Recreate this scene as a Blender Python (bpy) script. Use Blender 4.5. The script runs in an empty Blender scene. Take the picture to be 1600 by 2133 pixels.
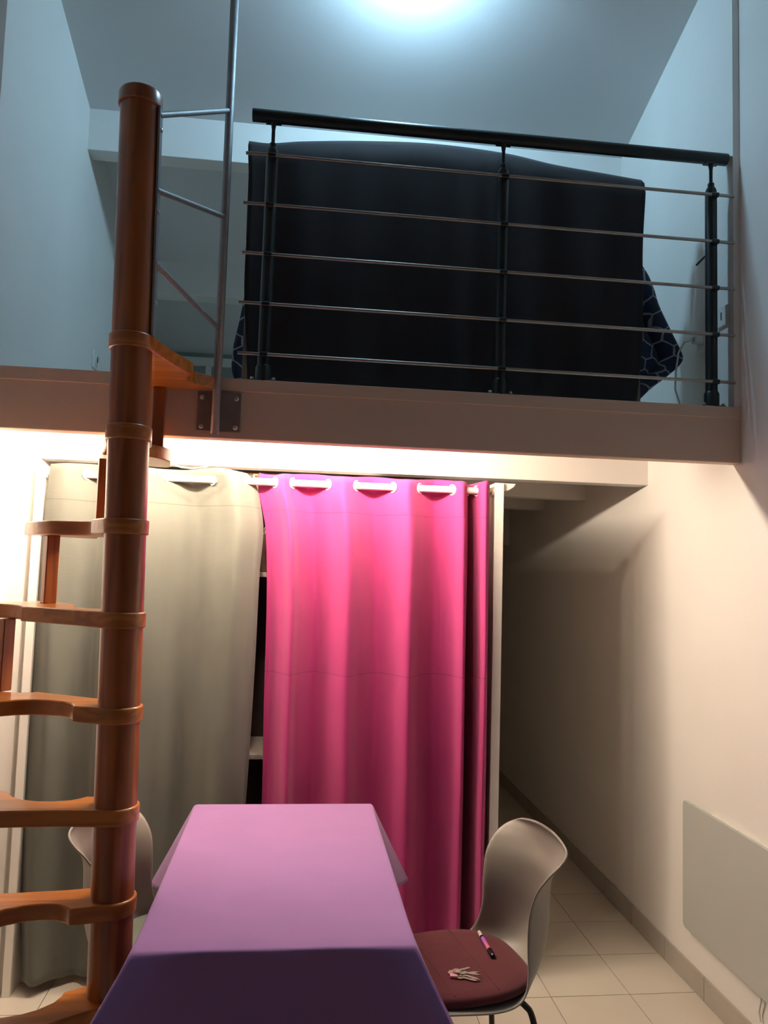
import bpy, math, random
import numpy as np
from mathutils import Vector, Matrix

random.seed(7)
SC = bpy.context.scene
COL = SC.collection
R = math.radians

# ------------------------------------------------------------------ camera
def make_camera():
    yaw, pit, rol, F = R(6.3594), R(4.3914), R(1.7215), 1572.33
    f = Vector((math.sin(yaw)*math.cos(pit), math.cos(yaw)*math.cos(pit), math.sin(pit)))
    r = Vector((math.cos(yaw), -math.sin(yaw), 0))
    u = r.cross(f)
    c, s = math.cos(rol), math.sin(rol)
    r2, u2 = c*r + s*u, -s*r + c*u
    cd = bpy.data.cameras.new('camera')
    cd.sensor_fit = 'HORIZONTAL'; cd.sensor_width = 36.0
    cd.lens = F/1600*36.0
    cd.clip_start = .02
    co = bpy.data.objects.new('camera', cd); COL.objects.link(co)
    m = Matrix((r2, u2, -f)).transposed().to_4x4()
    m.translation = Vector((0, 0, 1.6))
    co.matrix_world = m
    SC.camera = co
make_camera()

# ------------------------------------------------------------------ world, exposure
w = bpy.data.worlds.new('night'); SC.world = w; w.use_nodes = True
w.node_tree.nodes['Background'].inputs[0].default_value = (.02, .03, .05, 1)
w.node_tree.nodes['Background'].inputs[1].default_value = .05
SC.view_settings.view_transform = 'Standard'
SC.view_settings.look = 'None'
SC.view_settings.gamma = 1
SC.view_settings.use_curve_mapping = False
SC.view_settings.exposure = 0.0
SC.cycles.max_bounces = 10
SC.cycles.diffuse_bounces = 6

UP_POWER, UP_COL = 320.0, (.44, .76, 1.0)        # bulb over the loft
LOW_STRENGTH, LOW_COL = 1750.0, (1.0, .845, .655)   # made-up globe bulbs of the lamp under the loft

# ------------------------------------------------------------------ materials
def nodes(m):
    m.use_nodes = True
    return m.node_tree.nodes, m.node_tree.links, m.node_tree.nodes['Principled BSDF']

def mat(name, col, rough=.6, metal=0, var=.06, scale=6., bump=0., bscale=200., stretch=(1, 1, 1), coat=0, sheen=0, spec=.5, rnd=0.):
    m = bpy.data.materials.new(name)
    N, L, P = nodes(m)
    tc = N.new('ShaderNodeTexCoord'); mp = N.new('ShaderNodeMapping')
    mp.inputs['Scale'].default_value = stretch
    L.new(tc.outputs['Object'], mp.inputs[0])
    nz = N.new('ShaderNodeTexNoise'); nz.inputs['Scale'].default_value = scale; nz.inputs['Detail'].default_value = 5
    L.new(mp.outputs[0], nz.inputs[0])
    rp = N.new('ShaderNodeValToRGB')
    rp.color_ramp.elements[0].position = .3; rp.color_ramp.elements[1].position = .7
    rp.color_ramp.elements[0].color = (*[c*(1-var) for c in col], 1)
    rp.color_ramp.elements[1].color = (*[min(1, c*(1+var)) for c in col], 1)
    L.new(nz.outputs[0], rp.inputs[0])
    out = rp.outputs[0]
    if rnd:
        oi = N.new('ShaderNodeObjectInfo'); mr = N.new('ShaderNodeMapRange')
        mr.inputs[3].default_value = 1-rnd; mr.inputs[4].default_value = 1+rnd
        L.new(oi.outputs['Random'], mr.inputs[0])
        hs = N.new('ShaderNodeHueSaturation'); L.new(mr.outputs[0], hs.inputs['Value']); L.new(out, hs.inputs['Color'])
        out = hs.outputs[0]
    L.new(out, P.inputs['Base Color'])
    P.inputs['Roughness'].default_value = rough; P.inputs['Metallic'].default_value = metal
    P.inputs['Specular IOR Level'].default_value = spec
    P.inputs['Coat Weight'].default_value = coat; P.inputs['Coat Roughness'].default_value = .15
    P.inputs['Sheen Weight'].default_value = sheen
    if bump:
        n2 = N.new('ShaderNodeTexNoise'); n2.inputs['Scale'].default_value = bscale; n2.inputs['Detail'].default_value = 3
        L.new(mp.outputs[0], n2.inputs[0])
        b = N.new('ShaderNodeBump'); b.inputs['Strength'].default_value = bump; b.inputs['Distance'].default_value = .002
        L.new(n2.outputs[0], b.inputs['Height']); L.new(b.outputs[0], P.inputs['Normal'])
    return m

def wood(name, a, b, axis=2, rough=.32, coat=.35):
    m = bpy.data.materials.new(name)
    N, L, P = nodes(m)
    tc = N.new('ShaderNodeTexCoord'); mp = N.new('ShaderNodeMapping')
    s = [14., 14., 14.]; s[axis] = .9
    mp.inputs['Scale'].default_value = s
    L.new(tc.outputs['Object'], mp.inputs[0])
    nz = N.new('ShaderNodeTexNoise'); nz.inputs['Scale'].default_value = 1.; nz.inputs['Detail'].default_value = 2; nz.inputs['Distortion'].default_value = .4
    L.new(mp.outputs[0], nz.inputs[0])
    mu = N.new('ShaderNodeMath'); mu.operation = 'MULTIPLY'; mu.inputs[1].default_value = 9
    fr = N.new('ShaderNodeMath'); fr.operation = 'PINGPONG'; fr.inputs[1].default_value = 1
    L.new(nz.outputs[0], mu.inputs[0]); L.new(mu.outputs[0], fr.inputs[0])
    rp = N.new('ShaderNodeValToRGB')
    rp.color_ramp.elements[0].color = (*a, 1); rp.color_ramp.elements[1].color = (*b, 1)
    rp.color_ramp.elements[0].position = .15; rp.color_ramp.elements[1].position = .9
    L.new(fr.outputs[0], rp.inputs[0]); L.new(rp.outputs[0], P.inputs['Base Color'])
    P.inputs['Roughness'].default_value = rough
    P.inputs['Coat Weight'].default_value = coat; P.inputs['Coat Roughness'].default_value = .2
    return m

def cloth(name, col, var=.05, weave=900., bump=.25, sheen=.15, seams=(), rough=.85):
    """woven fabric; seams = heights (object z) of stitched lines"""
    m = mat(name, col, rough, 0, var, 9., 0, spec=.15, sheen=sheen, stretch=(1, 1, .35))
    N, L, P = nodes(m)
    tc = N.new('ShaderNodeTexCoord')
    hs = None
    for sx in (0, 2):
        wv = N.new('ShaderNodeTexWave'); wv.bands_direction = 'XYZ'[sx]; wv.inputs['Scale'].default_value = weave/6.; wv.inputs['Distortion'].default_value = 1.2
        L.new(tc.outputs['Object'], wv.inputs[0])
        if hs is None: hs = wv.outputs['Fac']
        else:
            a = N.new('ShaderNodeMath'); a.operation = 'ADD'; L.new(hs, a.inputs[0]); L.new(wv.outputs['Fac'], a.inputs[1]); hs = a.outputs[0]
    nz = N.new('ShaderNodeTexNoise'); nz.inputs['Scale'].default_value = 25; nz.inputs['Detail'].default_value = 4
    L.new(tc.outputs['Object'], nz.inputs[0])
    a = N.new('ShaderNodeMath'); a.operation = 'MULTIPLY_ADD'; a.inputs[1].default_value = 3.
    L.new(nz.outputs[0], a.inputs[0]); L.new(hs, a.inputs[2]); hs = a.outputs[0]
    if seams:
        sp = N.new('ShaderNodeSeparateXYZ'); L.new(tc.outputs['Object'], sp.inputs[0])
        for z in seams:
            d = N.new('ShaderNodeMath'); d.operation = 'SUBTRACT'; d.inputs[1].default_value = z; L.new(sp.outputs['Z'], d.inputs[0])
            ab = N.new('ShaderNodeMath'); ab.operation = 'ABSOLUTE'; L.new(d.outputs[0], ab.inputs[0])
            lt = N.new('ShaderNodeMath'); lt.operation = 'LESS_THAN'; lt.inputs[1].default_value = .0022; L.new(ab.outputs[0], lt.inputs[0])
            mc = N.new('ShaderNodeMix'); mc.data_type = 'RGBA'; mc.inputs[7].default_value = (*[c*.72 for c in col], 1)
            L.new(lt.outputs[0], mc.inputs[0]); L.new(P.inputs['Base Color'].links[0].from_socket, mc.inputs[6]); L.new(mc.outputs[2], P.inputs['Base Color'])
            s = N.new('ShaderNodeMath'); s.operation = 'MULTIPLY_ADD'; s.inputs[1].default_value = -6.
            L.new(lt.outputs[0], s.inputs[0]); L.new(hs, s.inputs[2]); hs = s.outputs[0]
    b = N.new('ShaderNodeBump'); b.inputs['Strength'].default_value = bump; b.inputs['Distance'].default_value = .0008
    L.new(hs, b.inputs['Height']); L.new(b.outputs[0], P.inputs['Normal'])
    return m

def hexcloth(name, base, line, s=.072):
    """printed fabric: pale outlines of hexagons on navy, laid out in the cloth's UVs (metres)"""
    m = bpy.data.materials.new(name)
    N, L, P = nodes(m)
    def vm(op, a, b=None, c=None):
        n = N.new('ShaderNodeVectorMath'); n.operation = op
        for k, v in enumerate((a, b, c)):
            if v is None: continue
            if isinstance(v, tuple): n.inputs[k].default_value = v
            else: L.new(v, n.inputs[k])
        return n
    def ma(op, a, b=None, c=None):
        n = N.new('ShaderNodeMath'); n.operation = op
        for k, v in enumerate((a, b, c)):
            if v is None: continue
            if isinstance(v, (int, float)): n.inputs[k].default_value = v
            else: L.new(v, n.inputs[k])
        return n.outputs[0]
    uv = N.new('ShaderNodeTexCoord').outputs['UV']
    nz = N.new('ShaderNodeTexNoise'); nz.inputs['Scale'].default_value = 7; L.new(uv, nz.inputs[0])
    uv = vm('MULTIPLY_ADD', nz.outputs['Color'], (.05, .05, 0), uv).outputs[0]
    per = (s, s*1.7320508, 1.); hf = (s/2, s*.8660254, .5)
    zero = (0., 0., 0.)
    a = vm('SUBTRACT', vm('WRAP', uv, per, zero).outputs[0], hf).outputs[0]
    b = vm('SUBTRACT', vm('WRAP', vm('SUBTRACT', uv, hf).outputs[0], per, zero).outputs[0], hf).outputs[0]
    a = vm('MULTIPLY', a, (1, 1, 0)).outputs[0]; b = vm('MULTIPLY', b, (1, 1, 0)).outputs[0]
    sel = ma('LESS_THAN', vm('LENGTH', a).outputs['Value'], vm('LENGTH', b).outputs['Value'])
    mx = N.new('ShaderNodeMix'); mx.data_type = 'VECTOR'
    L.new(sel, mx.inputs[0]); L.new(b, mx.inputs[4]); L.new(a, mx.inputs[5])
    g = vm('ABSOLUTE', mx.outputs[1]).outputs[0]
    sp = N.new('ShaderNodeSeparateXYZ'); L.new(g, sp.inputs[0])
    d = ma('MAXIMUM', sp.outputs[0], ma('ADD', ma('MULTIPLY', sp.outputs[0], .5), ma('MULTIPLY', sp.outputs[1], .8660254)))
    e = ma('SUBTRACT', s/2, d)
    ln = ma('LESS_THAN', e, .0032)
    mc = N.new('ShaderNodeMix'); mc.data_type = 'RGBA'
    mc.inputs[6].default_value = (*base, 1); mc.inputs[7].default_value = (*line, 1)
    L.new(ln, mc.inputs[0]); L.new(mc.outputs[2], P.inputs['Base Color'])
    P.inputs['Roughness'].default_value = .8; P.inputs['Specular IOR Level'].default_value = .2; P.inputs['Sheen Weight'].default_value = .15
    return m

def glow(name, col, strength):
    m = bpy.data.materials.new(name); N, L, P = nodes(m)
    P.inputs['Emission Color'].default_value = (*col, 1); P.inputs['Emission Strength'].default_value = strength
    P.inputs['Base Color'].default_value = (.8, .8, .8, 1)
    return m

M = {
 'wall': mat('white_wall_paint', (.76, .74, .71), .75, 0, .02, 2.5, .25, 60, spec=.25),
 'ceil': mat('ceiling_paint', (.66, .66, .66), .8, 0, .02, 2., .2, 50, spec=.2),
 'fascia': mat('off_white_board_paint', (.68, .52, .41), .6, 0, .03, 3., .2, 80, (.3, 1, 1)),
 'white': mat('white_laminate', (.78, .76, .72), .45, 0, .015, 4.),
 'tile': mat('cream_floor_tile', (.64, .595, .52), .30, 0, .035, 3., .12, 25, rnd=.025),
 'grout': mat('brown_grout', (.24, .17, .11), .9, 0, .2, 30.),
 'skirt': mat('grey_beige_skirting_tile', (.40, .37, .325), .35, 0, .05, 8., rnd=.04),
 'wood': wood('varnished_pine_column', (.24, .060, .012), (.38, .108, .019)),
 'tread': wood('varnished_pine_tread', (.37, .115, .016), (.52, .178, .026), 0),
 'dkwood': mat('plain_beech_leg', (.22, .15, .11), .55, 0, .1, 9., stretch=(4, 4, .5)),
 'steel': mat('brushed_steel', (.30, .30, .31), .55, .6, .08, 40., .05, 300),
 'plate': mat('grey_steel_plate', (.24, .21, .20), .5, .2, .12, 20.),
 'screw': mat('zinc_screw', (.60, .58, .54), .35, .8, .05, 30.),
 'rail': mat('anthracite_lacquer', (.010, .014, .015), .38, 0, .1, 20., .1, 400),
 'rod': mat('satin_steel_rod', (.40, .36, .32), .42, 1, .05, 40.),
 'gray': cloth('grey_beige_curtain_fabric', (.115, .121, .107), seams=(1.835,)),
 'pink': cloth('fuchsia_curtain_fabric', (.36, .034, .155), seams=(1.825, 1.18)),
 'lilac': cloth('lilac_tablecloth_fabric', (.295, .155, .36), .03, 1200., .12),
 'navy': cloth('midnight_blue_fabric', (.026, .022, .025), .1, 900., .2, .12),
 'maroon': cloth('maroon_felt', (.088, .019, .025), .08, 1000., .3, .15),
 'sage': cloth('grey_green_felt', (.14, .165, .135), .08, 1000., .3, .15),
 'hexa': hexcloth('hexagon_print_fabric', (.035, .048, .095), (.36, .40, .45)),
 'ring': mat('nickel_eyelet', (.72, .70, .66), .3, .4, .03, 30.),
 'shell': mat('warm_grey_plastic_shell', (.245, .222, .195), .42, 0, .015, 5., .1, 900),
 'black': mat('black_steel_tube', (.012, .011, .011), .4, 0, .05, 20.),
 'heater': mat('pale_grey_heater_panel', (.46, .48, .46), .22, 0, .01, 3.),
 'plastic': mat('white_plastic', (.74, .74, .71), .4, 0, .02, 10.),
 'absorbglass': mat('dark_light_absorbing_glass', (.008, .010, .014), .06, 0, .05, 3.),
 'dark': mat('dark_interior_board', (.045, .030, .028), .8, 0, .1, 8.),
 'kraft': mat('tan_storage_bag', (.085, .055, .036), .7, 0, .1, 12.),
 'gold': mat('gold_print', (.60, .42, .16), .4, .3, .05, 20.),
 'bag': mat('taupe_soft_bag', (.13, .10, .088), .6, 0, .35, 16.),
 'darkgap': mat('black_slot', (.01, .01, .01), .7, 0, .05, 9.),
 'green': mat('grey_green_panel', (.30, .345, .325), .55, 0, .03, 3.),
 'keymetal': mat('worn_brass_nickel', (.52, .46, .37), .35, .55, .15, 80.),
 'fob': mat('pink_key_fob', (.72, .30, .36), .5, 0, .05, 40.),
 'penblack': mat('black_glossy_pen', (.012, .008, .014), .2, 0, .05, 50.),
 'pentip': mat('pale_pen_tip', (.75, .68, .60), .3, .2, .04, 50.),
}
def pen_mat():
    m = bpy.data.materials.new('violet_to_coral_pen_barrel'); N, L, P = nodes(m)
    tc = N.new('ShaderNodeTexCoord'); sp = N.new('ShaderNodeSeparateXYZ'); rp = N.new('ShaderNodeValToRGB')
    L.new(tc.outputs['Generated'], sp.inputs[0]); L.new(sp.outputs['X'], rp.inputs[0])
    rp.color_ramp.elements[0].color = (.45, .18, .75, 1); rp.color_ramp.elements[1].color = (.9, .28, .22, 1)
    e = rp.color_ramp.elements.new(.55); e.color = (.75, .18, .55, 1)
    L.new(rp.outputs[0], P.inputs['Base Color']); P.inputs['Roughness'].default_value = .25; P.inputs['Metallic'].default_value = .3
    return m
M['penbar'] = pen_mat()

# ------------------------------------------------------------------ mesh helpers
class MB:
    def __init__(s): s.v = []; s.f = []; s.uv = None
    def add(s, vs, fs):
        o = len(s.v); s.v += [tuple(p) for p in vs]; s.f += [tuple(i+o for i in q) for q in fs]; return s
    def box(s, x0, x1, y0, y1, z0, z1):
        return s.add([(x, y, z) for z in (z0, z1) for y in (y0, y1) for x in (x0, x1)],
                     [(0, 2, 3, 1), (4, 5, 7, 6), (0, 1, 5, 4), (2, 6, 7, 3), (0, 4, 6, 2), (1, 3, 7, 5)])
    def prism(s, poly, z0, z1):
        n = len(poly)
        return s.add([(x, y, z0) for x, y in poly]+[(x, y, z1) for x, y in poly],
                     [tuple(range(n))[::-1], tuple(range(n, 2*n))]+[(i, (i+1) % n, (i+1) % n+n, i+n) for i in range(n)])
    def tube(s, pts, r, n=12, cap=True, up=None):
        pts = [Vector(p) for p in pts]; rs = r if isinstance(r, (list, tuple)) else [r]*len(pts)
        vs = []; a = None
        for i, p in enumerate(pts):
            t = (pts[min(i+1, len(pts)-1)]-pts[max(i-1, 0)])
            t = t.normalized() if t.length > 1e-9 else Vector((0, 0, 1))
            if a is None:
                a = Vector((0, 0, 1)) if abs(t.z) < .9 else Vector((1, 0, 0))
            a = (a-t*a.dot(t)).normalized(); b = t.cross(a)
            for k in range(n):
                g = 2*math.pi*k/n
                vs.append(p+(a*math.cos(g)+b*math.sin(g))*rs[i])
        fs = [(i*n+k, i*n+(k+1) % n, (i+1)*n+(k+1) % n, (i+1)*n+k) for i in range(len(pts)-1) for k in range(n)]
        if cap: fs += [tuple(range(n))[::-1], tuple(range((len(pts)-1)*n, len(pts)*n))]
        return s.add(vs, fs)
    def lathe(s, c, prof, n=24, axis=None):
        """prof: list of (radius, height) along +z from c (or along axis)"""
        ax = Vector(axis or (0, 0, 1)).normalized(); c = Vector(c)
        p0 = [c+ax*h for _, h in prof]
        a = Vector((1, 0, 0)) if abs(ax.x) < .9 else Vector((0, 1, 0)); a = (a-ax*a.dot(ax)).normalized(); b = ax.cross(a)
        vs = [p+(a*math.cos(2*math.pi*k/n)+b*math.sin(2*math.pi*k/n))*rr for p, (rr, _) in zip(p0, prof) for k in range(n)]
        m = len(prof)
        fs = [(i*n+k, i*n+(k+1) % n, (i+1)*n+(k+1) % n, (i+1)*n+k) for i in range(m-1) for k in range(n)]
        fs += [tuple(range(n))[::-1], tuple(range((m-1)*n, m*n))]
        return s.add(vs, fs)
    def torus(s, c, axis, R0, r, n=20, k=8):
        ax = Vector(axis).normalized(); c = Vector(c)
        a = Vector((0, 0, 1)) if abs(ax.z) < .9 else Vector((1, 0, 0)); a = (a-ax*a.dot(ax)).normalized(); b = ax.cross(a)
        vs = []
        for i in range(n):
            g = 2*math.pi*i/n; d = a*math.cos(g)+b*math.sin(g)
            for j in range(k):
                h = 2*math.pi*j/k
                vs.append(c+d*(R0+r*math.cos(h))+ax*(r*math.sin(h)))
        return s.add(vs, [(i*k+j, ((i+1) % n)*k+j, ((i+1) % n)*k+(j+1) % k, i*k+(j+1) % k) for i in range(n) for j in range(k)])
    def grid(s, P, uv=None, closed=False):
        """P: list of rows of points"""
        nr, nc = len(P), len(P[0])
        s.add([p for r_ in P for p in r_], [(i*nc+j, i*nc+(j+1) % nc, (i+1)*nc+(j+1) % nc, (i+1)*nc+j) for i in range(nr-1) for j in range(nc if closed else nc-1)])
        if uv: s.uv = [q for r_ in uv for q in r_]
        return s
    def build(s, name, m, parent=None, smooth=35, bevel=0, seg=2, thick=0, off=0, subsurf=0):
        o0 = Vector(parent.get('_base', (0, 0, 0))) if parent else Vector((0, 0, 0))
        me = bpy.data.meshes.new(name)
        me.from_pydata([tuple(Vector(p)-o0) for p in s.v], [], s.f); me.update()
        if s.uv:
            ul = me.uv_layers.new(name='UVMap')
            for lp in me.loops: ul.data[lp.index].uv = s.uv[lp.vertex_index]
        me.materials.append(M[m] if isinstance(m, str) else m)
        if smooth:
            me.polygons.foreach_set('use_smooth', [True]*len(me.polygons)); me.set_sharp_from_angle(angle=R(smooth))
        o = bpy.data.objects.new(name, me); COL.objects.link(o)
        if parent: o.parent = parent
        if thick:
            md = o.modifiers.new('thickness', 'SOLIDIFY'); md.thickness = thick; md.offset = off
        if bevel:
            md = o.modifiers.new('edge', 'BEVEL'); md.width = bevel; md.segments = seg; md.limit_method = 'ANGLE'; md.angle_limit = R(40)
        if subsurf:
            md = o.modifiers.new('soft', 'SUBSURF'); md.levels = subsurf; md.render_levels = subsurf
        return o

def sub(o):
    """lets a part carry sub-parts built in the same world coordinates"""
    o['_base'] = tuple(o.parent['_base']) if o.parent and '_base' in o.parent else (0, 0, 0)
    return o

def thing(name, label, cat, loc=(0, 0, 0), group=None):
    o = bpy.data.objects.new(name, None); COL.objects.link(o)
    o.location = loc; o.empty_display_size = .05
    o['label'] = label; o['category'] = cat; o['_base'] = tuple(loc)
    if group: o['group'] = group
    return o

def tag(o, label, cat, group=None):
    o['label'] = label; o['category'] = cat
    if group: o['group'] = group
    return o

def struct(o, label=None):
    o['kind'] = 'structure'
    if label: o['label'] = label
    return o

def lerp(a, b, t): return a+(b-a)*t
def curve(keys, t):
    """smooth (monotone-ish) interpolation through keys [(t, v), ...]"""
    xs = [k[0] for k in keys]
    if t <= xs[0]: return keys[0][1]
    if t >= xs[-1]: return keys[-1][1]
    for i in range(len(xs)-1):
        if t <= xs[i+1]:
            h = xs[i+1]-xs[i]; u = (t-xs[i])/h
            def sl(k):
                if k <= 0 or k >= len(xs)-1: return 0 if False else (keys[min(k+1, len(xs)-1)][1]-keys[max(k-1, 0)][1])/(xs[min(k+1, len(xs)-1)]-xs[max(k-1, 0)])
                return (keys[k+1][1]-keys[k-1][1])/(xs[k+1]-xs[k-1])
            m0, m1 = sl(i)*h, sl(i+1)*h
            p0, p1 = keys[i][1], keys[i+1][1]
            return (2*u**3-3*u*u+1)*p0+(u**3-2*u*u+u)*m0+(-2*u**3+3*u*u)*p1+(u**3-u*u)*m1

# ------------------------------------------------------------------ the room
WR, WL = 1.605, -1.105       # lower walls
UR, UL = 1.578, -1.070       # lined walls of the loft
YF = 2.588                   # front of the loft
YB = 6.20                    # rear wall
ZL, ZU = 2.236, 2.03         # loft floor, underside of its edge board
def zc(y): return 4.028-.36*(y-2.83)     # sloping ceiling

fl = struct(MB().box(WL-.1, WR+.1, -3.3, YB+.1, -.12, -.005).build('floor', 'grout', smooth=0))
xs = [.705+.3135*k for k in range(-6, 4)]; xs[0] = WL; xs[-1] = WR
ys = [2.908+.30*k for k in range(-20, 11)]+[YB]
tile_meshes = {}
def floor_tile(x0, x1, y0, y1):
    g = .0016
    key = (round(x1-x0, 3), round(y1-y0, 3))
    cx, cy = (x0+x1)/2, (y0+y1)/2
    if key not in tile_meshes:
        a, b = (x1-x0)/2-g, (y1-y0)/2-g
        o = MB().box(-a, a, -b, b, -.006, 0).build('tile', 'tile', smooth=0)
        tile_meshes[key] = o.data; c = o
    else:
        c = bpy.data.objects.new('tile', tile_meshes[key]); COL.objects.link(c)
    c.parent = fl; c.location = (cx, cy, 0)
for j in range(len(ys)-1):
    for i in range(len(xs)-1):
        floor_tile(xs[i], xs[i+1], ys[j], ys[j+1])

b = MB(); b.box(WR, WR+.15, -3.3, YB+.1, -.1, 5.2)
b.box(UR, WR+.02, YF, YB+.1, ZL-.02, 5.0)
struct(b.build('wall_right', 'wall', smooth=0))
b = MB(); b.box(WL-.15, WL, -3.3, YB+.1, -.1, 5.2)
b.box(WL-.02, UL, YF+.01, YB+.1, ZL-.02, 5.0)
struct(b.build('wall_left', 'wall', smooth=0))
struct(MB().box(WL-.15, WR+.15, YB, YB+.15, -.1, 2.3).build('wall_back', 'wall', smooth=0))
struct(MB().box(WL-.15, WR+.15, -3.45, -3.3, -.1, 5.2).build('wall_front', 'wall', smooth=0))
wn = struct(MB().box(WL+.15, WR-.15, -3.31, -3.285, .1, 3.6).build('added_dark_window_1', 'absorbglass', smooth=0))  # unseen dark window, added behind the camera to soak up bounced light
for x in (WL+.12, .25, WR-.18): MB().box(x, x+.06, -3.30, -3.26, .08, 3.62).build('added_window_frame', 'white', wn, smooth=0, bevel=.003)
for z in (.06, 2.1, 3.58): MB().box(WL+.12, WR-.12, -3.30, -3.265, z, z+.06).build('added_window_frame', 'white', wn, smooth=0, bevel=.003)
b = MB()
yr = .6
b.add([(WL-.15, yr, zc(yr)), (WR+.15, yr, zc(yr)), (WR+.15, 6.4, zc(6.4)), (WL-.15, 6.4, zc(6.4)),
       (WL-.15, yr, zc(yr)+.15), (WR+.15, yr, zc(yr)+.15), (WR+.15, 6.4, zc(6.4)+.15), (WL-.15, 6.4, zc(6.4)+.15)],
      [(0, 3, 2, 1), (4, 5, 6, 7), (0, 1, 5, 4), (1, 2, 6, 5), (2, 3, 7, 6), (3, 0, 4, 7)])
z2 = zc(yr)-.36*(yr+3.4)*.6
b.add([(WL-.15, -3.45, z2), (WR+.15, -3.45, z2), (WR+.15, yr, zc(yr)), (WL-.15, yr, zc(yr)),
       (WL-.15, -3.45, z2+.15), (WR+.15, -3.45, z2+.15), (WR+.15, yr, zc(yr)+.15), (WL-.15, yr, zc(yr)+.15)],
      [(0, 3, 2, 1), (4, 5, 6, 7), (0, 1, 5, 4), (1, 2, 6, 5), (2, 3, 7, 6), (3, 0, 4, 7)])
struct(b.build('ceiling', 'ceil', smooth=0))

# skirting of cut tiles along the right wall
bs = struct(MB().box(WR-.003, WR+.01, -1.0, YB, 0, .086).build('baseboard_right', 'grout', smooth=0))
y = 2.84-.3105*12; sk = None
while y < YB-.02:
    y1 = min(y+.3105, YB)
    if y > -1:
        if sk is None:
            sk = MB().box(-.010, 0, .0012, .3093, 0.001, .09).build('tile', 'skirt', smooth=0, bevel=.002); c = sk
        else:
            c = sk.copy(); COL.objects.link(c)
        c.parent = bs; c.location = (WR, y, 0)
        if y1-y < .3: c.scale = (1, (y1-y)/.3105, 1)
    y += .3105

# loft: slab, edge board, beams
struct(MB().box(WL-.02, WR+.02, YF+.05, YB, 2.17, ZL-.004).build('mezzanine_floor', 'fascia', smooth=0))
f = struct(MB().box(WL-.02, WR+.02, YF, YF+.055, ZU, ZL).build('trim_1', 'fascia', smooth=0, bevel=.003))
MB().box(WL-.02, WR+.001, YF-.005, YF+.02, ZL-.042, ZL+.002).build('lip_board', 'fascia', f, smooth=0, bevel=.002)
for k, y in enumerate((3.336, 4.091, 4.839)):
    struct(MB().box(WL-.02, WR+.02, y, y+.09, 2.03, 2.172).build('ceiling_beam', 'wall', smooth=0, bevel=.003))
struct(MB().box(.60, WR+.02, 5.65, 5.75, 1.82, 2.172).build('lintel', 'wall', smooth=0))
struct(MB().box(.66, .76, 3.66, YB, 0, 2.172).build('wall_corridor', 'wall', smooth=0))
# loft: roof beams and rear closet wall
struct(MB().box(UL-.03, UR+.03, 3.59, 3.69, 3.552, 3.80).build('roof_beam', 'wall', smooth=0, bevel=.003))
struct(MB().box(UL-.03, UR+.03, 4.54, 4.66, 3.215, 3.46).build('roof_beam', 'wall', smooth=0, bevel=.003))
struct(MB().box(UL-.03, UR+.03, 5.40, 5.5, ZL-.05, 3.2).build('wall_loft', 'green', smooth=0))
t2 = struct(MB().box(UL, UR, 5.37, 5.41, 3.005, 3.065).build('trim_2', 'wall', smooth=0))
struct(MB().box(-.705, -.665, 5.375, 5.41, ZL, 3.005).build('trim_3', 'wall', smooth=0))

t4 = struct(MB().box(WL-.02, -1.036, 3.03, 3.10, 0, 2.172).build('trim_4', 'wall', smooth=0, bevel=.002))
MB().box(-1.037, -1.0175, 3.055, 3.10, 0, 1.95).build('gap_strip', 'wall', t4, smooth=0)

# ------------------------------------------------------------------ lamps
def upper_lamp():
    x, y = .37, 2.69; z = 3.985
    t = thing('ceiling_lamp', 'cool-white bulb with an added half-round light shield, hanging close under the sloping loft ceiling', 'lamp', (x, y, zc(y)))
    MB().lathe((x, y, zc(y)-.022), [(.035, 0), (.045, .012), (.045, .03)]).build('ceiling_rose', 'plastic', t)
    MB().tube([(x, y, zc(y)-.02), (x, y, z+.055)], .014).build('holder', 'plastic', t)
    MB().lathe((x, y, z-.03), [(.002, -.03), (.025, -.025), (.045, -.008), (.055, .018), (.055, .034), (.045, .058), (.024, .074), (.014, .085)]).build('bulb', glow('cool_bulb_glass', UP_COL, 6), t)
    rows = [[(x+.10*math.cos(R(a)), y+.10*math.sin(R(a)), zz_) for a in range(192, 349, 6)] for zz_ in (z+.07, z+.02, z-.04, z-.095)]
    MB().grid(rows).build('added_light_shield', 'white', t, thick=.003)  # made-up shield, added to keep the cool light off the front room
    MB().tube([(x, y, z+.05), (x, y-.10, z+.05)], .005).build('added_shield_arm', 'white', t)  # arm of the added shield
    ld = bpy.data.lights.new('bulb_light', 'POINT'); ld.energy = UP_POWER; ld.color = UP_COL; ld.shadow_soft_size = .06
    lo = bpy.data.objects.new('bulb_light', ld); COL.objects.link(lo); lo.location = (x, y, z-.005)
upper_lamp()

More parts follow.
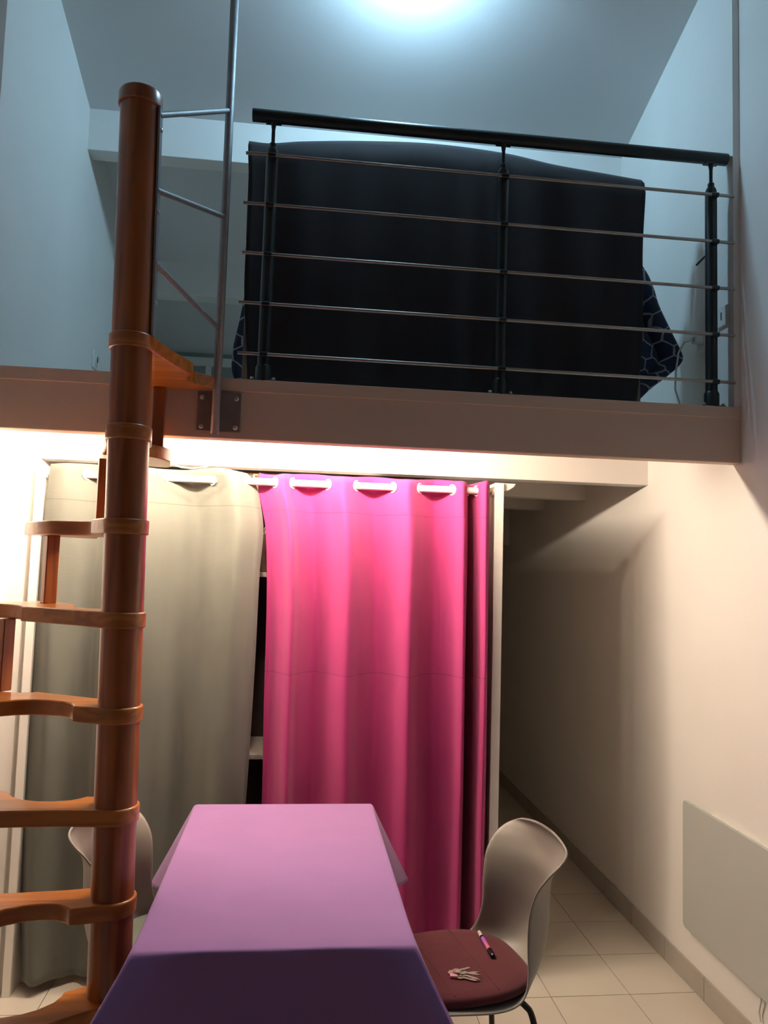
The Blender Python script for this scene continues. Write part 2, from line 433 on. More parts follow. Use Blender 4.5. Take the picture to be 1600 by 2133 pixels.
def lower_lamp():
    xa, xb, y, z = -.93, .52, 2.735, 2.134
    t = thing('strip_lamp', 'unseen warm strip lamp with small made-up globe bulbs, fixed under the loft behind its edge board', 'lamp', (-.2, y, 2.17))
    MB().box(xa, xb, y-.018, y+.018, 2.155, 2.17).build('housing', 'plastic', t, bevel=.003)
    gm = glow('warm_globe_glass', LOW_COL, LOW_STRENGTH); n = 12; bulb = sock = None  # globe form is made up so the lamp shines equally in all directions
    for k in range(n):
        x = xa+.06+(xb-xa-.12)*k/(n-1)
        if bulb is None:
            x0 = x
            sock = MB().lathe((x, y, 2.142), [(.008, 0), (.009, .014)], 12).build('socket', 'plastic', t)
            r = .0125
            bulb = MB().lathe((x, y, z-r), [(max(.0002, r*math.sin(a)), r-r*math.cos(a)) for a in np.linspace(0, math.pi, 9)], 14).build('bulb', gm, t)
        else:
            for p in (sock, bulb):
                c = p.copy(); COL.objects.link(c); c.parent = t; c.location = (x-x0, 0, 0)
    MB().tube([(-.56, y+.03, 2.16), (-.55, 2.93, 2.02), (-.51, 2.95, 1.985), (-.46, 2.95, 1.970), (-.42, 2.95, 1.967), (-.37, 2.95, 1.975), (-.33, 2.95, 1.997), (-.27, 2.94, 2.06), (-.2, y+.03, 2.16)], .003, 8).build('cable', 'plastic', t)
lower_lamp()

# ------------------------------------------------------------------ spiral stair
YC = 2.12
def xcol(z): return -.4374-.0197*z
ST = thing('spiral_staircase', 'varnished orange pine space-saver spiral staircase winding around one round column', 'staircase', (xcol(0), YC, 0))
zz = [0, .5, 1, 1.5, 2, 2.5, 2.90]
colm = sub(MB().tube([(xcol(z), YC, z) for z in zz], .055, 40).build('column', 'wood', ST))
MB().lathe((xcol(2.895), YC, 2.885), [(.058, 0), (.0605, .003), (.0605, .034), (.057, .042), (.02, .045)], 40).build('cap', 'wood', colm)
SH_A = [(0, -.0615), (.12, -.063), (.24, -.075), (.325, -.085), (.335, -.072), (.36, -.055), (.40, -.048), (.44, -.052), (.48, -.07), (.50, -.088), (.53, -.10), (.552, -.095),
        (.56, -.08), (.56, .105), (.552, .122), (.53, .128), (.40, .122), (.335, .098), (.31, .075), (.285, .045), (.25, .024), (.21, .014), (.17, .014), (.13, .026), (.108, .045), (.098, .0615), (0, .0615)]
def tread(z, ang, kind, L=.56, zt=.042):
    c, s = math.cos(R(ang)), math.sin(R(ang))
    k = L/.56
    poly = [(u*k, v) for u, v in SH_A]
    if kind == 'B': poly = [(u, -v) for u, v in poly][::-1]
    # ring around the column joins the two straight sides
    arc = [(.0615*math.cos(R(a)), .0615*math.sin(R(a))) for a in range(105, 256, 10)]
    poly = [p for p in poly if p[0] > 1e-6]+[]
    poly = ([(0, -.0615)]+poly+[(0, .0615)]+arc) if kind == 'A' else ([(0, -.0615)]+poly+[(0, .0615)]+arc)
    x0 = xcol(z)
    pts = [(x0+u*c-v*s, YC+u*s+v*c) for u, v in poly]
    o = MB().prism(pts, z-zt/2, z+zt/2).build('tread', 'tread', ST, bevel=.004, smooth=30)
    return o
TR = [(2.205, 79, 'A', .455), (1.952, 101, 'B', .54), (1.696, 123, 'A', .54), (1.446, 142, 'B', .56), (1.198, 159, 'A', .56), (.940, 176, 'B', .56), (.706, 191, 'A', .56), (.462, 208, 'B', .56), (.22, 224, 'A', .56)]
for z, a, k, L in TR: tread(z, a, k, L)
for (z1, a1, _, _), (z0, a0, _, _) in zip(TR[:-1], TR[1:]):
    a = (a1+a0)/2; zm = (z1+z0)/2; rr = .43
    c, s = math.cos(R(a)), math.sin(R(a))
    px, py = xcol(zm)+rr*c, YC+rr*s
    h, wd = .014, .020
    poly = [(px+i*h*c-j*wd*s, py+i*h*s+j*wd*c) for i, j in ((-1, -1), (1, -1), (1, 1), (-1, 1))]
    MB().prism(poly, z0+.02, z1-.02).build('spacer_post', 'wood', ST, bevel=.003)
bj = MB()
# ------------------------------------------------------------------ guard pole beside the stair
GP = thing('guard_pole', 'grey steel guard pole bolted to the loft edge, three rungs reaching to the wooden column', 'guard rail', (-.295, YF-.03, 2.04))
PX, PY = -.2955, YF-.024
MB().tube([(PX, PY, 2.04), (PX-.001, PY, 3.0), (PX-.004, PY, zc(PY)+.01)], .0145, 20, cap=False).build('pole', 'steel', GP, thick=.002, off=-1)
pl = sub(MB().box(-.360, -.214, YF-.010, YF, 2.050, 2.186).build('mounting_plate', 'plate', GP, bevel=.0015))
for dx, dz in ((.016, .016), (.130, .016), (.130, .116), (.016, .116)):
    MB().lathe((-.360+dx, YF-.0095, 2.050+dz), [(.008, 0), (.008, .003), (.005, .006)], 12, (0, -1, 0)).build('bolt', 'screw', pl)
bx = xcol(2.55)+.056
bar = sub(MB().add([(xcol(z)+.0545+dx, YC-.012+dy, z) for z in (2.225, 2.885) for dx, dy in ((0, -.014), (.006, -.014), (.006, .022), (0, .022))],
   [(0, 1, 2, 3)[::-1], (4, 5, 6, 7), (0, 1, 5, 4), (1, 2, 6, 5), (2, 3, 7, 6), (3, 0, 4, 7)]).build('flat_bar', 'steel', GP, smooth=0))
for z in (2.82, 2.58, 2.32):
    MB().lathe((xcol(z)+.060, YC-.012, z), [(.007, 0), (.007, .004), (.004, .006)], 10, (1, 0, 0)).build('bolt', 'screw', bar)
for z0, z1 in ((2.862, 3.178), (2.642, 2.795), (2.434, 2.402)):
    MB().tube([(xcol(z0)+.055, YC-.016, z0), (PX-.004, PY, z1)], .0085, 14).build('rung', 'steel', GP)

# ------------------------------------------------------------------ loft railing
RL = thing('loft_railing', 'anthracite loft railing with round handrail, three posts and five thin steel rods', 'railing', (.68, YF+.02, ZL))
RY = YF+.022
MB().tube([(-.222, RY, 3.199), (1.566, RY, 3.199)], .0225, 28).build('handrail', 'rail', RL, bevel=.002)
for px in (-.146, .694, 1.502):
    p = sub(MB().lathe((px, RY, ZL), [(.0215, .0), (.0215, .822), (.019, .838), (.015, .845)], 24).build('post', 'rail', RL))
    MB().lathe((px, RY, ZL), [(.027, 0), (.027, .052), (.0225, .060)], 24).build('base_collar', 'rail', p)
    MB().box(px-.045, px+.045, RY-.022, RY+.045, ZL, ZL+.006).build('base_plate', 'rail', p, bevel=.001)
    for s in (-1, 1): MB().lathe((px+s*.037, RY-.014, ZL+.005), [(.007, 0), (.007, .007), (.004, .010)], 8).build('nut', 'screw', p)
    MB().lathe((px, RY, ZL+.84), [(.012, 0), (.012, .022), (.0065, .028), (.0065, .075), (.010, .098), (.016, .11), (.022, .118)], 16).build('neck', 'rail', p)
    MB().box(px-.028, px+.028, RY-.012, RY+.012, ZL+.938, ZL+.945).build('saddle', 'rail', p, bevel=.002)
    for z in (3.042, 2.861, 2.683, 2.506, 2.328):
        MB().tube([(px-.013, RY-.027, z), (px+.013, RY-.027, z)], .0095, 12).build('clamp', 'rail', p)
for z in (3.042, 2.861, 2.683, 2.506, 2.328):
    MB().tube([(-.238+.006*random.random(), RY-.027, z), (UR, RY-.027, z)], .006, 12).build('rod', 'rod', RL)

# ------------------------------------------------------------------ things on the loft
def airer():
    t = thing('drying_rack', 'wooden drying rack hidden under dark laundry behind the loft railing', 'rack', (.53, 2.82, ZL))
    for x in (-.215, 1.278):
        for y0, y1 in ((2.765, 2.80), (2.93, 2.84)):
            MB().add([(x+dx, yy+dy, zz_) for zz_, yy in ((ZL, y0), (3.14, y1)) for dx, dy in ((-.017, -.01), (.017, -.01), (.017, .01), (-.017, .01))],
              [(3, 2, 1, 0), (4, 5, 6, 7), (0, 1, 5, 4), (1, 2, 6, 5), (2, 3, 7, 6), (3, 0, 4, 7)]).build('leg', 'dkwood', t, smooth=0, bevel=.002)
    for y, z in ((2.80, 3.13), (2.84, 3.13), (2.87, 2.80)):
        MB().tube([(-.21, y, z), (1.275, y, z)], .009, 10).build('crossbar', 'dkwood', t)
airer()
def dark_cloth():
    rows, nx = [], 90
    ztop = [(-.245, 3.205), (-.17, 3.203), (-.05, 3.222), (.19, 3.247), (.46, 3.262), (.75, 3.250), (.95, 3.222), (1.15, 3.205), (1.30, 3.192)]
    for v in np.linspace(0, 1, 48):
        row = []
        for u in np.linspace(0, 1, nx):
            # v: 0 hem of the front .. .75 ridge .. 1 hem at the back
            x = lerp(-.245, 1.305, u)
            zt = curve(ztop, x)-.012
            if v < .78:
                q = v/.78
                zb = 2.262+.012*math.sin(u*9)+.02*math.exp(-((u-.50)/.10)**2)+.018*math.exp(-((u-.72)/.06)**2)-.010*u
                z = lerp(zb, zt, q)
                nar = (1-q)**1.3
                xx = x+.030*nar*(1-2*u)+.006*math.sin(z*9+u*4)*(1 if u in (0, 1) else .6)
                yy = 2.752-.012*math.sin(q*math.pi)+(.010*math.sin(u*24+.8*q)+.008*math.sin(u*41))*(.35+.65*(1-q))-.022*(1-q)*math.exp(-((u-.55)/.03)**2)
                yy -= .010*math.exp(-((u-.62)/.018)**2)*(.3+.7*q)
                if q > .93: yy += (q-.93)/.07*.02
            else:
                q = (v-.78)/.22
                xx = x
                if q < .25:
                    g = q/.25*math.pi/2; yy = 2.772+.045*math.sin(g); z = zt+.012*math.sin(g*2)
                else:
                    yy = 2.817+.030*(q-.25)/.75; z = zt-(q-.25)/.75*.35
            row.append((xx, yy, z))
        rows.append(row)
    o = MB().grid(rows).build('dark_blanket', 'navy', smooth=80, thick=.004)
    tag(o, 'plain midnight-blue blanket hung over a rack behind the loft railing', 'blanket')
dark_cloth()
def hex_cover():
    zl = [(2.26, -.20), (2.32, -.272), (2.42, -.283), (2.55, -.262), (2.70, -.240), (2.82, -.225), (2.95, -.20)]
    zr = [(2.26, 1.29), (2.31, 1.335), (2.36, 1.385), (2.42, 1.46), (2.47, 1.515), (2.50, 1.530), (2.53, 1.522), (2.62, 1.480), (2.72, 1.435), (2.80, 1.412), (2.86, 1.385), (2.95, 1.32)]
    rows, uvs = [], []
    for z in np.linspace(2.26, 2.95, 60):
        row, uv = [], []
        a, b = curve(zl, z), curve(zr, z)
        q = (z-2.26)/.69
        for u in np.linspace(0, 1, 130):
            x = lerp(a, b, u)
            yy = 2.90-.02*(1-q)+.016*math.sin(u*60+2*q)*(1-.5*q)+.012*math.sin(u*23-3*q)
            e = max(0, (u-.93)/.07)
            yy += -.045*math.sin(e*math.pi)*(1-q)+.03*math.exp(-((e-.35)/.14)**2)*(e > 0)
            e2 = max(0, (.05-u)/.05)
            yy += .03*e2
            row.append((x, yy, z)); uv.append((x*.9+.25*yy, z))
        rows.append(row); uvs.append(uv)
    o = MB().grid(rows, uvs).build('patterned_duvet_cover', 'hexa', smooth=80, thick=.006)
    tag(o, 'navy duvet cover printed with pale hexagons, showing at both sides of the dark blanket', 'duvet cover')
hex_cover()
def wall_sockets():
    # right loft wall: blank plate, plug with cord, switch; left loft wall: socket
    x = UR
    t = thing('wall_outlet', 'white outlet plate with a dark slot, right of the right railing post', 'outlet', (x, 2.655, 2.60))
    MB().box(x-.010, x, 2.622, 2.690, 2.562, 2.640).build('plate', 'plastic', t, bevel=.003)
    MB().box(x-.0112, x-.009, 2.652, 2.658, 2.588, 2.618).build('slot', 'darkgap', t, smooth=0)
    t = thing('wall_socket', 'white socket with plug and cord, left of the right railing post', 'socket', (x, 2.79, 2.545))
    MB().box(x-.012, x, 2.745, 2.83, 2.508, 2.588).build('plate', 'plastic', t, bevel=.003)
    pg = sub(MB().box(x-.050, x-.010, 2.772, 2.806, 2.535, 2.565).build('plug', 'plastic', t, bevel=.006))
    MB().tube([(x-.048, 2.79, 2.55), (x-.075, 2.81, 2.545), (x-.085, 2.84, 2.51), (x-.08, 2.87, 2.44), (x-.075, 2.885, 2.37), (x-.06, 2.87, 2.30), (x-.04, 2.82, ZL+.02), (x-.04, 2.74, ZL+.006)], .004, 8).build('cord', 'plastic', pg)
    t = thing('light_switch', 'white light switch with a pull stick, half hidden behind the right railing post', 'switch', (x, 2.73, 2.93))
    MB().box(x-.012, x, 2.70, 2.785, 2.885, 2.975).build('plate', 'plastic', t, bevel=.004)
    MB().box(x-.018, x-.010, 2.725, 2.76, 2.905, 2.955).build('rocker', 'plastic', t, bevel=.003)
    MB().tube([(x-.012, 2.745, 2.888), (x-.03, 2.80, 2.862)], .004, 8).build('stick', 'rail', t)
    x = UL
    t = thing('wall_socket', 'round-faced white socket on the left loft wall just above its floor', 'socket', (x, 3.92, 2.62))
    MB().box(x, x+.010, 3.875, 3.965, 2.575, 2.665).build('plate', 'plastic', t, bevel=.003)
    MB().lathe((x+.008, 3.92, 2.62), [(.03, 0), (.03, .010), (.024, .011), (.022, .005)], 20, (1, 0, 0)).build('socket_ring', 'plastic', t)
    MB().lathe((x+.012, 3.92, 2.62), [(.019, 0), (.019, .0015)], 16, (1, 0, 0)).build('socket_well', 'darkgap', t)
wall_sockets()

# ------------------------------------------------------------------ wardrobe
WF, WB = 3.02, 3.60
WD = thing('wardrobe', 'white open wardrobe frame under the loft, closed by two curtains', 'wardrobe', (-.10, 3.3, 0))
MB().box(-1.017, -.987, WF, WB, 0, 1.965).build('side_panel', 'white', WD, bevel=.002)
MB().box(.795, .832, WF, WB, 0, 1.972).build('side_panel', 'white', WD, bevel=.002)
MB().box(.335, .355, 3.30, WB-.02, 0, 2.00).build('divider', 'white', WD, bevel=.0015)
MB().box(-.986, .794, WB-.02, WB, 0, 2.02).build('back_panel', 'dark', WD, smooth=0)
MB().box(-.986, .334, 3.24, WB-.02, 1.555, 1.575).build('shelf', 'white', WD, bevel=.0015)
MB().box(-.986, .334, 3.30, WB-.02, 1.884, 1.902).build('shelf', 'white', WD, bevel=.0015)
MB().box(-.986, .334, 3.24, WB-.02, .80, .82).build('shelf', 'white', WD, bevel=.0015)
MB().box(.356, .794, 3.24, WB-.02, 1.555, 1.575).build('shelf', 'white', WD, bevel=.0015)
RODY, RODZ = 3.060, 1.939
rod = sub(MB().tube([(-1.015, RODY, RODZ), (.80, RODY, RODZ)], .0145, 20).build('curtain_rod', 'white', WD))
for x in (-.983, .791):
    MB().lathe((x-.004, RODY, RODZ), [(.024, 0), (.024, .008)], 16, (1, 0, 0)).build('rod_bracket', 'plastic', rod)
MB().add([(.832+a, WF+.01+b_, 1.972-c) for a, b_, c in ((0, 0, 0), (.05, 0, 0), (.045, 0, .012), (.02, 0, .028), (0, 0, .032), (0, .02, 0), (.05, .02, 0), (.045, .02, .012), (.02, .02, .028), (0, .02, .032))],
   [(0, 1, 2, 3, 4)[::-1], (5, 6, 7, 8, 9), (0, 1, 6, 5), (1, 2, 7, 6), (2, 3, 8, 7), (3, 4, 9, 8), (4, 0, 5, 9)]).build('corner_bracket', 'plastic', WD, smooth=0)

def storage():
    t = thing('storage_box', 'tan box with gold lettering on the top shelf, above the gap between the curtains', 'box', (-.17, 3.42, 1.902))
    MB().box(-.42, .02, 3.44, 3.56, 1.902, 2.024).build('body', 'kraft', t, bevel=.006)
    cu = bpy.data.curves.new('lettering', 'FONT'); cu.body = 'FC'; cu.size = .062; cu.extrude = .001; cu.align_x = 'RIGHT'
    tx = bpy.data.objects.new('lettering', cu); COL.objects.link(tx)
    dg = bpy.context.evaluated_depsgraph_get()
    me = bpy.data.meshes.new_from_object(tx.evaluated_get(dg)); bpy.data.objects.remove(tx)
    me.materials.clear(); me.materials.append(M['gold'])
    o = bpy.data.objects.new('lettering', me); COL.objects.link(o); o.parent = t
    o.rotation_euler = (R(90), 0, 0); o.location = (-.148+.17, 3.4385-3.42, 1.974-1.902)
    t = thing('clear_bag', 'taupe zipped bag on the wardrobe shelf seen through the gap between the curtains', 'bag', (-.14, 3.33, 1.575))
    rows = []
    for k, (w_, d_, z) in enumerate(((.09, .035, 1.576), (.105, .045, 1.60), (.10, .045, 1.66), (.09, .038, 1.71), (.075, .02, 1.735), (.07, .006, 1.742))):
        rows.append([(-.14+w_*math.cos(g)*abs(math.cos(g))**-.3 if abs(math.cos(g)) > .01 else -.14, 3.33+d_*math.sin(g), z+.003*math.sin(3*g+k)) for g in np.linspace(0, 2*math.pi, 25)[:-1]])
    m_ = MB().grid(rows, closed=True); n = 24
    m_.f += [tuple(range(n))[::-1], tuple(range(5*n, 6*n))]
    m_.build('bag_body', 'bag', t, smooth=60)
    MB().box(-.20, -.08, 3.325, 3.335, 1.740, 1.747).build('zip_bar', 'plastic', t)
    MB().torus((-.140, 3.33, 1.760), (0, 1, 0), .012, .003).build('zip_ring', 'ring', t)
storage()

def make_curtain(name, m, label, kn, edgeL, edgeR, z0, amp, ftop, nx=220, nz=70, sway=0., eye=()):
    """kn: (x, dy) across the rod line, in order; dy < 0 in front of the rod"""
    xs_ = [k[0] for k in kn]; n = len(kn)
    par = [(i/(n-1), k) for i, k in enumerate(kn)]
    kx = [(p, k[0]) for p, k in par]; ky = [(p, k[1]) for p, k in par]
    xa, xb = xs_[0], xs_[-1]
    rows = []
    for v in np.linspace(0, 1, nz):
        row = []
        for u in np.linspace(0, 1, nx):
            x, dy = curve(kx, u), curve(ky, u)
            zt = ftop(x)
            z = lerp(z0+.006*math.sin(u*19), zt, v)
            el, er = curve(edgeL, z), curve(edgeR, z)
            q = (x-xa)/(xb-xa)
            xx = lerp(el, er, q)
            d = 1-v
            grow = 1+.35*min(1, d*3)
            yy = RODY+dy*amp*grow+sway*d*math.sin(q*7+1.3)
            yy += .010*d*math.sin(u*31+2.2*d)+.004*math.sin(u*57+z*5)*min(1, d*4)
            xx += .008*d*math.sin(q*15+3*d)*math.sin(q*math.pi)
            row.append((xx, yy, z))
        rows.append(row)
    o = MB().grid(rows).build(name, m, smooth=80, thick=.0022)
    tag(o, label, 'curtain'); o['_base'] = (0, 0, 0)
    for x, sgn in eye:
        x = lerp(curve(edgeL, RODZ), curve(edgeR, RODZ), (x-xa)/(xb-xa))
        p = sub(MB().torus((x, RODY, RODZ), (1., sgn*.75, .0), .0205, .0034, 24, 8).build('eyelet', 'ring', o))
    return o

def px2x(px): return (px-560)*.0019415-.139*.93+.0 # pixel column on the rod -> x (rod plane)
P = lambda px: -.1293+(px-560)*.001965*(3.06/3.28)*1.044
gray_k = [(P(104), -.5), (P(140), -1.0), (P(180), 0), (P(212), .8), (P(242), 0), (P(300), -1.1), (P(355), 0), (P(402), 1.0), (P(450), 0), (P(492), -1.1), (P(527), 0), (P(541), .7)]
pink_k = [(P(547), .9), (P(560), .8), (P(580), 0), (P(598), -1.0), (P(615), 0), (P(648), 1.0), (P(683), 0), (P(712), -1.1), (P(740), 0), (P(776), 1.0), (P(812), 0), (P(840), -1.1), (P(867), 0), (P(900), 1.0), (P(932), 0), (P(950), -1.1), (P(963), 0), (P(973), 1.5), (P(983), 0), (P(994), -1.3), (P(1005), -.8)]
zt_g = lambda x: 1.978+.006*math.sin(x*14)
zt_p = lambda x: 1.977+.007*math.sin(x*26+.5)
make_curtain('grey_curtain', 'gray', 'grey-beige eyelet curtain covering the left half of the wardrobe, behind the staircase', gray_k,
  [(0, -.962), (.5, -.985), (1.2, -.985), (1.75, -.982), (1.98, -.968)],
  [(0, -.20), (.69, -.170), (1.18, -.158), (1.57, -.154), (1.75, -.146), (1.87, -.165), (1.935, -.186), (1.98, -.225)], .036, .045, zt_g, sway=.022,
  eye=[(P(180), -1), (P(242), 1), (P(355), -1), (P(450), 1), (P(527), -1)])
make_curtain('pink_curtain', 'pink', 'bright fuchsia eyelet curtain covering the right half of the wardrobe', pink_k,
  [(0, -.10), (.69, -.107), (1.0, -.114), (1.5, -.122), (1.75, -.137), (1.85, -.158), (1.9, -.172), (1.98, -.172)],
  [(0, .782), (1.0, .776), (1.98, .772)], .035, .042, zt_p, sway=.008,
  eye=[(P(580), 1), (P(615), -1), (P(683), 1), (P(740), -1), (P(812), 1), (P(867), -1), (P(932), 1), (P(963), -1), (P(983), 1)])

# ------------------------------------------------------------------ wall things downstairs
def heater():
    t = thing('wall_heater', 'pale grey flat panel heater low on the right wall above the skirting', 'heater', (WR, 2.5, .2))
    y0, y1, z0, z1, r = 1.90, 2.962, .226, .716, .02
    pts = []
    for cy, cz, a0 in ((y1-r, z1-r, 0), (y0+r, z1-r, 90), (y0+r, z0+r, 180), (y1-r, z0+r, 270)):
        for k in range(5):
            a = R(a0+k*22.5); pts.append((cy+r*math.cos(a), cz+r*math.sin(a)))
    n = len(pts)
    MB().add([(WR-.030, y, z) for y, z in pts]+[(WR-.018, y, z) for y, z in pts], [tuple(range(n))[::-1], tuple(range(n, 2*n))]+[(i, (i+1) % n, n+(i+1) % n, n+i) for i in range(n)]).build('front_panel', 'heater', t, bevel=.002)
    MB().box(WR-.019, WR, y0+.06, 2.79, z0+.05, z1-.004).build('back_case', 'plastic', t, bevel=.003)
    MB().tube([(WR-.012, 2.47, z0+.052), (WR-.014, 2.475, .20), (WR-.012, 2.49, .16), (WR-.012, 2.48, .13), (WR-.012, 2.42, .105), (WR-.012, 2.2, .10)], .004, 8).build('cord', 'plastic', t)
heater()
def hooks():
    yf = 3.03
    t = thing('wall_hook', 'small white double hook on the narrow white strip left of the wardrobe', 'hook', (-1.07, yf, 1.94))
    MB().box(-1.096, -1.064, yf-.006, yf, 1.950, 1.962).build('hook_plate', 'plastic', t, bevel=.002)
    for x in (-1.090, -1.070):
        MB().tube([(x, yf-.004, 1.954), (x, yf-.022, 1.945), (x-.004, yf-.03, 1.930), (x-.006, yf-.036, 1.938)], .0035, 8).build('prong', 'plastic', t)
hooks()
t = thing('light_switch', 'narrow switch plate far down the dark corridor on the right wall', 'switch', (WR, 5.9, 1.2))
MB().box(WR-.012, WR, 5.86, 5.94, 1.10, 1.24).build('plate', 'plastic', t, bevel=.003)
MB().box(WR-.018, WR-.01, 5.88, 5.92, 1.13, 1.21).build('rocker', 'plastic', t, bevel=.002)

# ------------------------------------------------------------------ table and cloth
TX0, TX1, TY0, TY1, TZ = -.332, .302, 1.765, 2.815, .75
T = thing('dining_table', 'narrow table under the lilac cloth in the middle of the room', 'table', ((TX0+TX1)/2, (TY0+TY1)/2, 0))
MB().box(TX0+.006, TX1-.006, TY0+.006, TY1-.006, TZ-.032, TZ-.003).build('tabletop', 'white', T, bevel=.002)
for x in (TX0+.05, TX1-.05):
    for y in (TY0+.05, TY1-.05):
        MB().box(x-.02, x+.02, y-.02, y+.02, 0, TZ-.032).build('leg', 'white', T, bevel=.002)
def tablecloth():
    r = .012; per = []
    cs = [(TX1-r, TY1-r, 0), (TX0+r, TY1-r, 90), (TX0+r, TY0+r, 180), (TX1-r, TY0+r, 270)]
    for i, (cx, cy, a0) in enumerate(cs):
        for k in range(9):
            a = R(a0+k*90/8); per.append((cx+r*math.cos(a), cy+r*math.sin(a), math.cos(a), math.sin(a)))
        nx_, ny_, na = cs[(i+1) % 4]
        a = R(a0+90); p0 = (cx+r*math.cos(a), cy+r*math.sin(a)); p1 = (nx_+r*math.cos(a), ny_+r*math.sin(a))
        m_ = 40
        for k in range(1, m_):
            per.append((lerp(p0[0], p1[0], k/m_), lerp(p0[1], p1[1], k/m_), math.cos(a), math.sin(a)))
    n = len(per); rows = []
    cor = [(TX1, TY1), (TX0, TY1), (TX0, TY0), (TX1, TY0)]
    def ring(d, ins):
        row = []
        for k, (x, y, nx_, ny_) in enumerate(per):
            ds = sorted((math.hypot(x-cx, y-cy), i) for i, (cx, cy) in enumerate(cor))
            dist, ci = ds[0]
            g = math.exp(-(dist/(.078 if ci < 2 else .085))**2)
            g2 = math.exp(-((dist-.17)/.075)**2)
            cxd, cyd = (1 if cor[ci][0] > 0 else -1)*.7071, (1 if cor[ci][1] > 2.2 else -1)*.7071
            front = ny_ < -.5
            out = d*(.10+.05*math.sin(k*.37))-.10*d*g2+(.10*d if front else 0)
            fl_ = (.60 if ci < 2 else .60)*d*g
            ax = (nx_*(1-g)+cxd*g)*max(out, -.02)*(1)+cxd*fl_*1.25
            ay = (ny_*(1-g)+cyd*g)*max(out, -.02)+cyd*fl_*1.25
            dd = d*(1+(.26 if ci < 2 else .10)*g)
            row.append((x-nx_*ins+ax, y-ny_*ins+ay, TZ-dd))
        return row
    mx_, my_ = (TX0+TX1)/2, (TY0+TY1)/2
    for f in (.70, .90): rows.append([(mx_+(x-mx_)*f, my_+(y-my_)*f, TZ) for x, y, _, _ in per])
    rows.append(ring(0, .008)); rows.append(ring(.0012, .003)); rows.append(ring(.005, .0003))
    for d in np.linspace(.012, .27, 24): rows.append(ring(d, 0))
    mb = MB().grid(rows, closed=True)
    mb.f.append(tuple(range(n))[::-1])
    o = mb.build('tablecloth', 'lilac', smooth=60, thick=.0025, off=1)
    tag(o, 'plain lilac tablecloth draped over the narrow table with flaring corners', 'tablecloth')
tablecloth()

# ------------------------------------------------------------------ shell chairs
RIM = [(.2195, .1642, .4539), (.1931, .1934, .4563), (.0897, .2097, .4514), (-.0314, .2103, .4406), (-.0999, .1961, .4493), (-.1309, .1692, .4882), (-.1421, .1446, .5569), (-.1455, .1455, .6411),
       (-.1585, .1591, .7085), (-.1891, .172, .755), (-.225, .176, .785), (-.257, .158, .806), (-.270, .112, .819), (-.277, .055, .827), (-.278, .004, .829)]
WRAP = [(0, .004), (0, .010), (0, .016), (.010, .012), (.050, .016), (.098, .020), (.128, .012), (.130, .004), (.118, 0), (.100, 0), (.068, 0), (.036, 0), (.018, 0), (.005, 0), (0, 0)]
def spline(K, n):
    out = []
    for i in range(len(K)-1):
        a, b, c, d = (np.array(K[min(max(k, 0), len(K)-1)]) for k in (i-1, i, i+1, i+2))
        for t in np.arange(n)/n:
            out.append(.5*(2*b+(c-a)*t+(2*a-5*b+4*c-d)*t*t+(3*b-a-3*c+d)*t**3))
    out.append(np.array(K[-1])); return out
def chair(name, label, loc, rot):
    t = thing(name, label, 'chair', (0, 0, 0), 'shell chairs at the table')
    rows = []
    for (x, w_, z), (fw, up) in zip(spline(RIM, 5), spline(WRAP, 5)):
        row = []
        for q in np.linspace(-1, 1, 33):
            e = abs(q)**2.2
            row.append((x-fw*(1-e), w_*q, z-up*(1-e)))
        rows.append(row)
    MB().grid(rows).build('shell', 'shell', t, smooth=70, thick=.007, off=-1, subsurf=1)
    for sx in (1, -1):
        for sy in (1, -1):
            pts = spline([(sx*.02-.02, sy*.09, .415), (sx*.09-.02, sy*.105, .412), (sx*.135-.02, sy*.12, .39), (sx*.155-.02, sy*.14, .34), (sx*.19-.02, sy*.185, .10), (sx*.20-.02, sy*.20, .008)], 5)
            l = sub(MB().tube([tuple(p) for p in pts], .009, 12).build('leg', 'black', t))
            MB().lathe((sx*.20-.02, sy*.20, 0), [(.010, 0), (.011, .002), (.011, .012), (.009, .014)], 12).build('foot_cap', 'black', l)
    MB().box(-.12, .08, -.10, .10, .404, .424).build('mounting_plate', 'black', t, bevel=.003)
    t.location = loc; t.rotation_euler = (0, 0, rot)
    return t
def cushion(m, label, loc, rot):
    rows = []
    def rim(k, sc):
        out = []
        for g in np.linspace(0, 2*math.pi, 65)[:-1]:
            c, s = math.cos(g), math.sin(g)
            ex = 3.1
            x = math.copysign(abs(c)**(2/ex), c)*.200; y = math.copysign(abs(s)**(2/ex), s)*.194
            out.append((x*sc+.006, y*sc*(1-.10*(x < 0)*(abs(x)/.2)**1.5), k-.004))
        return out
    for z, sc in ((.4535, .90), (.4535, .97), (.459, 1.0), (.468, 1.0), (.476, .985), (.480, .95), (.481, .8), (.4815, .5), (.4815, .15)):
        rows.append(rim(z, sc))
    mb = MB().grid(rows, closed=True); n = 64
    mb.f += [tuple(range(n))[::-1], tuple(range(8*n, 9*n))]
    o = mb.build('seat_cushion', m, smooth=60)
    tag(o, label, 'cushion', 'seat cushions on the shell chairs'); o['_base'] = (0, 0, 0)
    for x in (-.045, .085):
        MB().tube([(x, yy, .4776) for yy in np.linspace(-.175, .175, 8)], .0016, 6).build('seam', m, o)
    o.location = loc; o.rotation_euler = (0, 0, rot)
    return o
CR_LOC, CR_ROT = (.5063, 2.2468, 0), R(191.7)
CL_LOC, CL_ROT = (-.334, 2.411, 0), R(-17.1)
chair('shell_chair', 'warm grey shell chair right of the table with maroon cushion on its seat', CR_LOC, CR_ROT)
cushion('maroon', 'maroon felt seat cushion carrying keys and a pen', CR_LOC, CR_ROT)
chair('shell_chair', 'warm grey shell chair left of the table, half hidden behind the stair column', CL_LOC, CL_ROT)
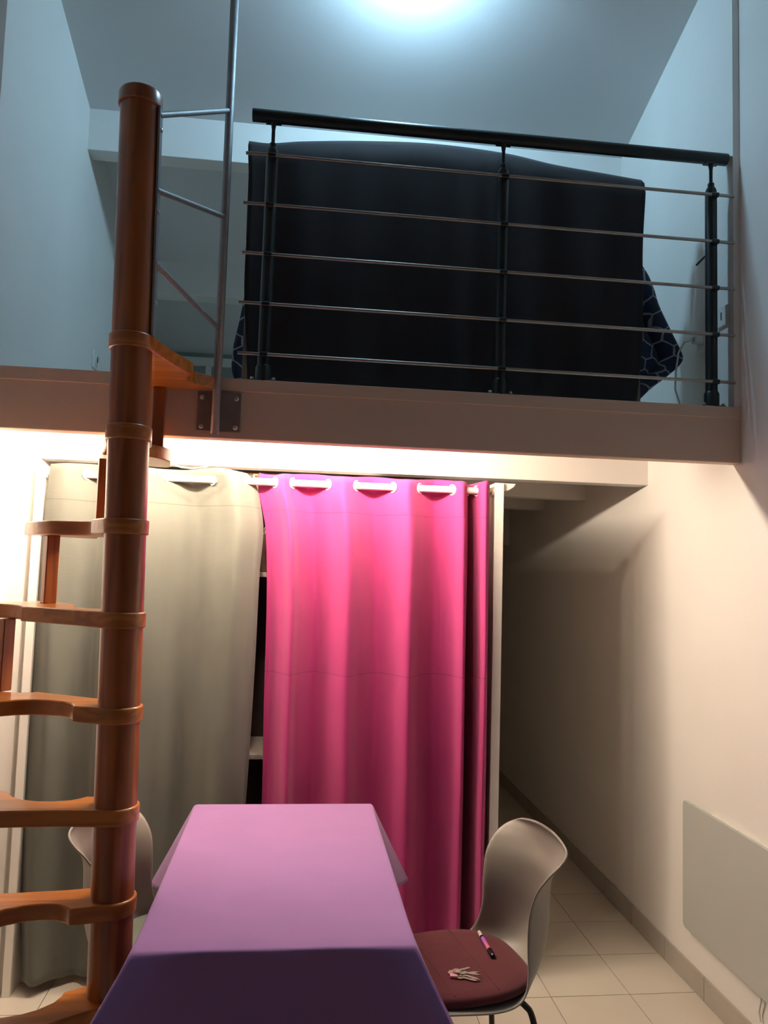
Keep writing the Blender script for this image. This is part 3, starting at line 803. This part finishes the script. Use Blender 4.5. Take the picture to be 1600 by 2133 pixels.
cushion('sage', 'grey-green seat cushion on the chair behind the stair column', CL_LOC, CL_ROT)

# ------------------------------------------------------------------ pen and keys on the right cushion
ZS = .4778
def pen():
    p0, p1 = Vector((.604, 2.396, ZS+.0065)), Vector((.610, 2.245, ZS+.0065))
    t = thing('pen', 'black pen with violet-to-coral barrel and pale tip lying on the maroon cushion', 'pen', tuple(p0))
    t.rotation_euler = (0, 0, math.atan2(p1.y-p0.y, p1.x-p0.x)); t['_base'] = (0, 0, 0)
    MB().tube([(0, 0, 0), (.003, 0, 0), (.034, 0, 0), (.037, 0, 0)], [.0035, .0055, .006, .006], 14).build('tip', 'pentip', t)
    MB().tube([(.040, 0, 0), (.115, 0, 0)], .0063, 14).build('barrel', 'penbar', t)
    MB().tube([(.113, 0, 0), (.117, 0, 0), (.148, 0, 0), (.153, 0, 0)], [.0065, .0082, .0082, .006], 14).build('end_cap', 'penblack', t)
    MB().tube([(.034, 0, 0), (.043, 0, 0)], .0068, 14).build('collar', 'penblack', t)
pen()
def keys():
    x0, y0 = .490, 2.158
    t = thing('key_ring', 'bunch of worn metal keys with a pink fob on the maroon cushion', 'keys', (x0, y0, ZS))
    MB().torus((x0, y0, ZS+.010), (.35, .2, 1), .012, .0013, 20, 6).build('ring', 'keymetal', t)
    def key(dx, dy, ang, L, tilt=.004):
        c, s = math.cos(ang), math.sin(ang)
        out = [(.011*math.cos(g), .011*math.sin(g)) for g in np.linspace(.35, 2*math.pi-.35, 14)]
        sh = [(.011, -.0035), (.020, -.0035), (.024, -.0045), (.028, -.003), (.032, -.0048), (.036, -.003), (.040, -.0045), (L, 0), (.040, .0035), (.011, .0035)]
        poly = [(u*c-v*s+x0+dx, u*s+v*c+y0+dy) for u, v in out+sh]
        MB().prism(poly, ZS+tilt, ZS+tilt+.0022).build('key', 'keymetal', t, smooth=0)
    key(.006, .008, R(4), .056, .001); key(.008, -.004, R(-34), .058, .004); key(.010, .002, R(-20), .052, .007); key(-.006, .004, R(20), .045, .010); key(.000, -.012, R(-28), .050, .002)
    MB().lathe((x0-.016, y0+.010, ZS+.001), [(.012, 0), (.013, .001), (.013, .003), (.012, .004)], 18).build('token', 'keymetal', t)
    MB().prism([(x0-.028, y0-.014), (x0-.008, y0-.018), (x0-.004, y0-.010), (x0-.008, y0-.003), (x0-.026, y0-.001)], ZS, ZS+.008).build('fob', 'fob', t, bevel=.002)
keys()

for o in list(bpy.data.objects):
    if '_base' in o: del o['_base']
